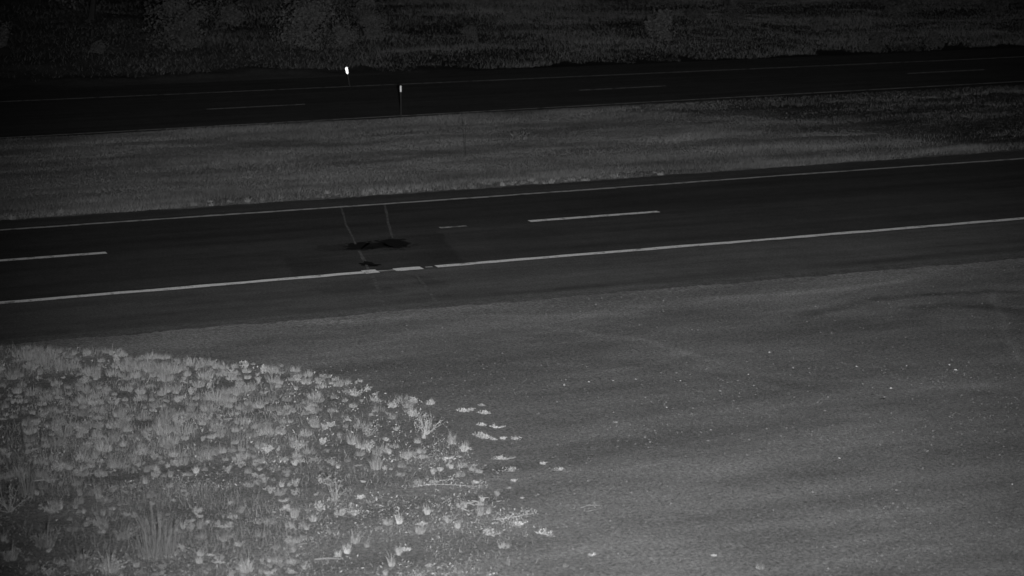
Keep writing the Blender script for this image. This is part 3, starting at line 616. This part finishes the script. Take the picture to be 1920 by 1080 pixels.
# ------------------------------------------------------------------ markers with reflectors
def box(sx, sy, sz, c=(0, 0, 0)):
    V = np.array([[x_*sx/2+c[0], y_*sy/2+c[1], z_*sz/2+c[2]] for z_ in (-1, 1) for x_, y_ in ((-1, -1), (1, -1), (1, 1), (-1, 1))])
    return V, [[0, 3, 2, 1], [4, 5, 6, 7], [0, 1, 5, 4], [1, 2, 6, 5], [2, 3, 7, 6], [3, 0, 4, 7]]
def rounded_plate(w, h, t, c, n=6, nose=0.0):
    r = min(w, h)*0.42; P = []
    for k, (sx, sz) in enumerate(((1, 1), (-1, 1), (-1, -1), (1, -1))):
        for i in range(n+1):
            an = math.pi/2*(k+i/n); P.append((sx*(w/2-r)+r*math.cos(an), sz*(h/2-r)+r*math.sin(an)))
    P = [(p[0]*(1-nose*(0.5-p[1]/h)), p[1]) for p in P]; m = len(P)
    V = [(p[0]+c[0], c[1]-t/2, p[1]+c[2]) for p in P]+[(p[0]+c[0], c[1]+t/2, p[1]+c[2]) for p in P]
    F = [list(range(m)), list(range(2*m-1, m-1, -1))]+[[i+m, (i+1) % m+m, (i+1) % m, i] for i in range(m)]
    return V, F
def channel_post(h, w=0.036):
    """U-channel steel post"""
    prof = [(-w/2, 0.012), (-w/4, 0.012), (-w/5, -0.014), (w/5, -0.014), (w/4, 0.012), (w/2, 0.012), (w/2, 0.008), (w/4-0.004, 0.008), (w/5-.004, -0.018), (-w/5+.004, -0.018), (-w/4+0.004, 0.008), (-w/2, 0.008)]
    m = len(prof); V = [(p[0], p[1], -0.3) for p in prof]+[(p[0], p[1], h) for p in prof]
    return V, [[i, (i+1) % m, (i+1) % m+m, i+m] for i in range(m)]+[list(range(m, 2*m))]
def marker(x, y, h, label, pw, ph, refl, tilt, postmat, nose=0.0):
    a, b = at(x, y); z = float(ground_z(a, b)); a, b = at(x, y, z)
    yaw = math.atan2(-a, b)                                     # faces the camera tower
    e = empty('road_marker', (a, b, z), yaw); e.rotation_euler = (0, tilt, yaw)
    tag(e, label, 'road marker')
    obj('post', mesh('post', *channel_post(h), postmat), e)
    V, F = rounded_plate(pw+0.016, ph+0.016, 0.004, (0, -0.020, h-ph/2-0.01), 5, nose); obj('backing_plate', mesh('backing_plate', V, F, M['galv']), e)
    V, F = rounded_plate(pw, ph, 0.006, (0, -0.0255, h-ph/2-0.01), 5, nose)
    r = obj('reflector', mesh('reflector', V, F, refl), e)
    for s_ in (-1, 1):
        V, F = rounded_plate(0.012, 0.012, 0.004, (0, -0.031, h-ph/2-0.01+s_*(ph/2-0.014)), 2); obj('bolt', mesh('bolt', V, F, M['galv']), e)
    return e
marker(752, 219, 0.92, 'slender roadside marker post with a narrow white reflector at the far road edge', 0.038, 0.18, M['reflector_dull'], 0.0, M['post'])
marker(656, 163, 0.66, 'leaning marker with a glaring bright reflector beyond the far road', 0.09, 0.22, M['reflector'], -0.16, M['post'], 0.35)
a_, b_ = at(873, 292)
V, F = box(0.008, 0.008, 1.05, (0, 0, 0.42)); st = tag(obj('thin_stake', mesh('thin_stake', V, F, M['bark']), None, (a_, b_, float(ground_z(a_, b_)))), 'thin dark stake standing alone in the median grass', 'stake')
V, F = box(0.014, 0.012, 0.14, (0, 0, 0.90)); obj('painted_tip', mesh('painted_tip', V, F, M['seal']), st)
V, F = rounded_plate(0.09, 0.05, 0.01, (0, 0, 0.09)); 

# ------------------------------------------------------------------ verge, shrubs and trees beyond the far road
n = 900000; a = R.uniform(0, 100, n); b = R.uniform(69, 100, n); z = ground_z(a, b)
t_ = b-far_edge(a); ok = (t_ > 0.2+2.6*vnoise(a*0.45, b*0, 3)*vnoise(a*2.2, b*0.5, 4)+1.2*(a < 24)) & (R.random(n) < 0.25+1.0*vnoise(a*0.3, b*0.6, 91)) & (R.random(n) < np.clip(0.12+(a-14)/22, 0.12, 1.0)); a, b, z = a[ok], b[ok], z[ok]; n = len(a)
hh = 0.05 + 0.22*vnoise(a*0.35, b*0.35, 93)*R.uniform(0.4, 1.3, n)
stuff('verge_grass', *blades1(np.stack([a, b, z], 1), hh, R.uniform(0.006, 0.013, n), R.uniform(0.3, 1.0, n), R.uniform(0, 6.28, n)), M['vgrass'], 'tall rough grass on the verge beyond the far road', 'grass')

def crown(r, h, z0, n, size, seed, lobes=9):
    lobes = int(lobes*1.6); g = np.random.default_rng(seed); th = g.uniform(0, 6.28, lobes); rr = r*0.62*g.random(lobes)**0.5
    C = np.stack([rr*np.cos(th), rr*np.sin(th), z0+h*g.uniform(0.12, 0.9, lobes)], 1); S_ = r*g.uniform(0.14, 0.5, lobes)
    w = g.integers(0, lobes, n); d = g.normal(size=(n, 3)); d /= np.linalg.norm(d, axis=1)[:, None]
    P = C[w]+d*(S_[w]*(0.45+0.6*g.random(n)**0.7))[:, None]*np.array([1, 1, 0.8]); P[:, 2] = np.maximum(P[:, 2], 0.05)
    global R; keepR = R; R = g; out = leaves(P, size*g.uniform(0.6, 1.5, n), size*g.uniform(0.4, 0.9, n), d+g.normal(scale=0.8, size=(n, 3))); R = keepR
    return out
def trunk(h, r0, seed, spread=0.5, n=7):
    g = np.random.default_rng(seed); p = [np.array([0, 0, -0.2])]
    for k in range(4): p.append(p[-1]+[g.normal(scale=0.04*h), g.normal(scale=0.04*h), h/4])
    parts = [tube(p, [r0*1.3, r0, r0*0.75, r0*0.55, r0*0.35], 7)]
    for k in range(n):
        q = p[g.integers(1, 4)]; th = g.uniform(0, 6.28); e = np.array([math.cos(th)*spread, math.sin(th)*spread, g.uniform(0.4, 0.9)])*h*0.45
        parts.append(tube([q, q+e*0.5+g.normal(scale=0.02*h, size=3), q+e], [r0*0.5, r0*0.32, r0*0.12], 5))
    return join(parts)
def variant(kind, i):
    if kind == 'tree':
        h = 4.6+0.5*i; return mesh('trunk', *trunk(h*0.8, 0.10, 100+i), M['bark']), mesh('crown', *crown(1.9, h*0.85, 0.5, 5200, 0.16, 200+i, 22), M['tree'])
    if kind == 'pale': return mesh('trunk', *trunk(1.5, 0.04, 110+i), M['bark']), mesh('crown', *crown(1.25, 1.5, 0.1, 3000, 0.09, 210+i, 16), M['paleshrub'])
    return mesh('trunk', *trunk(1.0, 0.03, 120+i), M['bark']), mesh('crown', *crown(0.85, 1.05, 0.1, 1500, 0.10, 220+i, 9), M['shrub'])
VAR = {k: [variant(k, i) for i in range(n)] for k, n in (('tree', 4), ('pale', 3), ('shrub', 4))}
def plant(kind, a, b, s, label, group=None):
    nm = 'tree' if kind == 'tree' else 'shrub'
    e = empty(nm, (a, b, float(ground_z(a, b))-0.02), rnd.uniform(0, 6.28)); e.scale = (s,)*3
    tag(e, label, nm, group); q = rnd.choice(VAR[kind])
    obj('trunk' if kind == 'tree' else 'stem', q[0], e); obj('crown' if kind == 'tree' else 'foliage', q[1], e)
def plant_px(kind, x, y, s, label, group=None):
    a, b = at(x, y)
    for _ in range(3): a, b = at(x, y, float(ground_z(a, b)))
    plant(kind, a, b, s, label, group)
plant_px('pale', 340, 92, 1.15, 'rounded pale shrub at the upper left beyond the far road')
plant_px('pale', 578, 88, 1.2, 'rounded pale shrub above the glaring reflector')
plant_px('pale', 700, 70, 0.6, 'small pale shrub right of the one above the reflector')
plant_px('shrub', 1640, 98, 0.55, 'low shrub at the verge edge near the top right')
plant_px('shrub', 1755, 90, 0.5, 'low shrub at the verge edge in the dark top right')
for j in range(26):
    plant('shrub', 6+j*3.0+rnd.uniform(-1.2, 1.2), 76.5+rnd.uniform(0, 9)-0.10*j, rnd.uniform(0.45, 1.0), 'dark shrub standing in rough grass beyond the far road', 'shrubs beyond the far road')
for j in range(40):
    plant('tree', 2+j*2.6+rnd.uniform(-0.9, 0.9), 88+rnd.uniform(0, 12), rnd.uniform(0.8, 1.2), 'dark leafy tree in the row beyond the far road', 'trees beyond the far road')
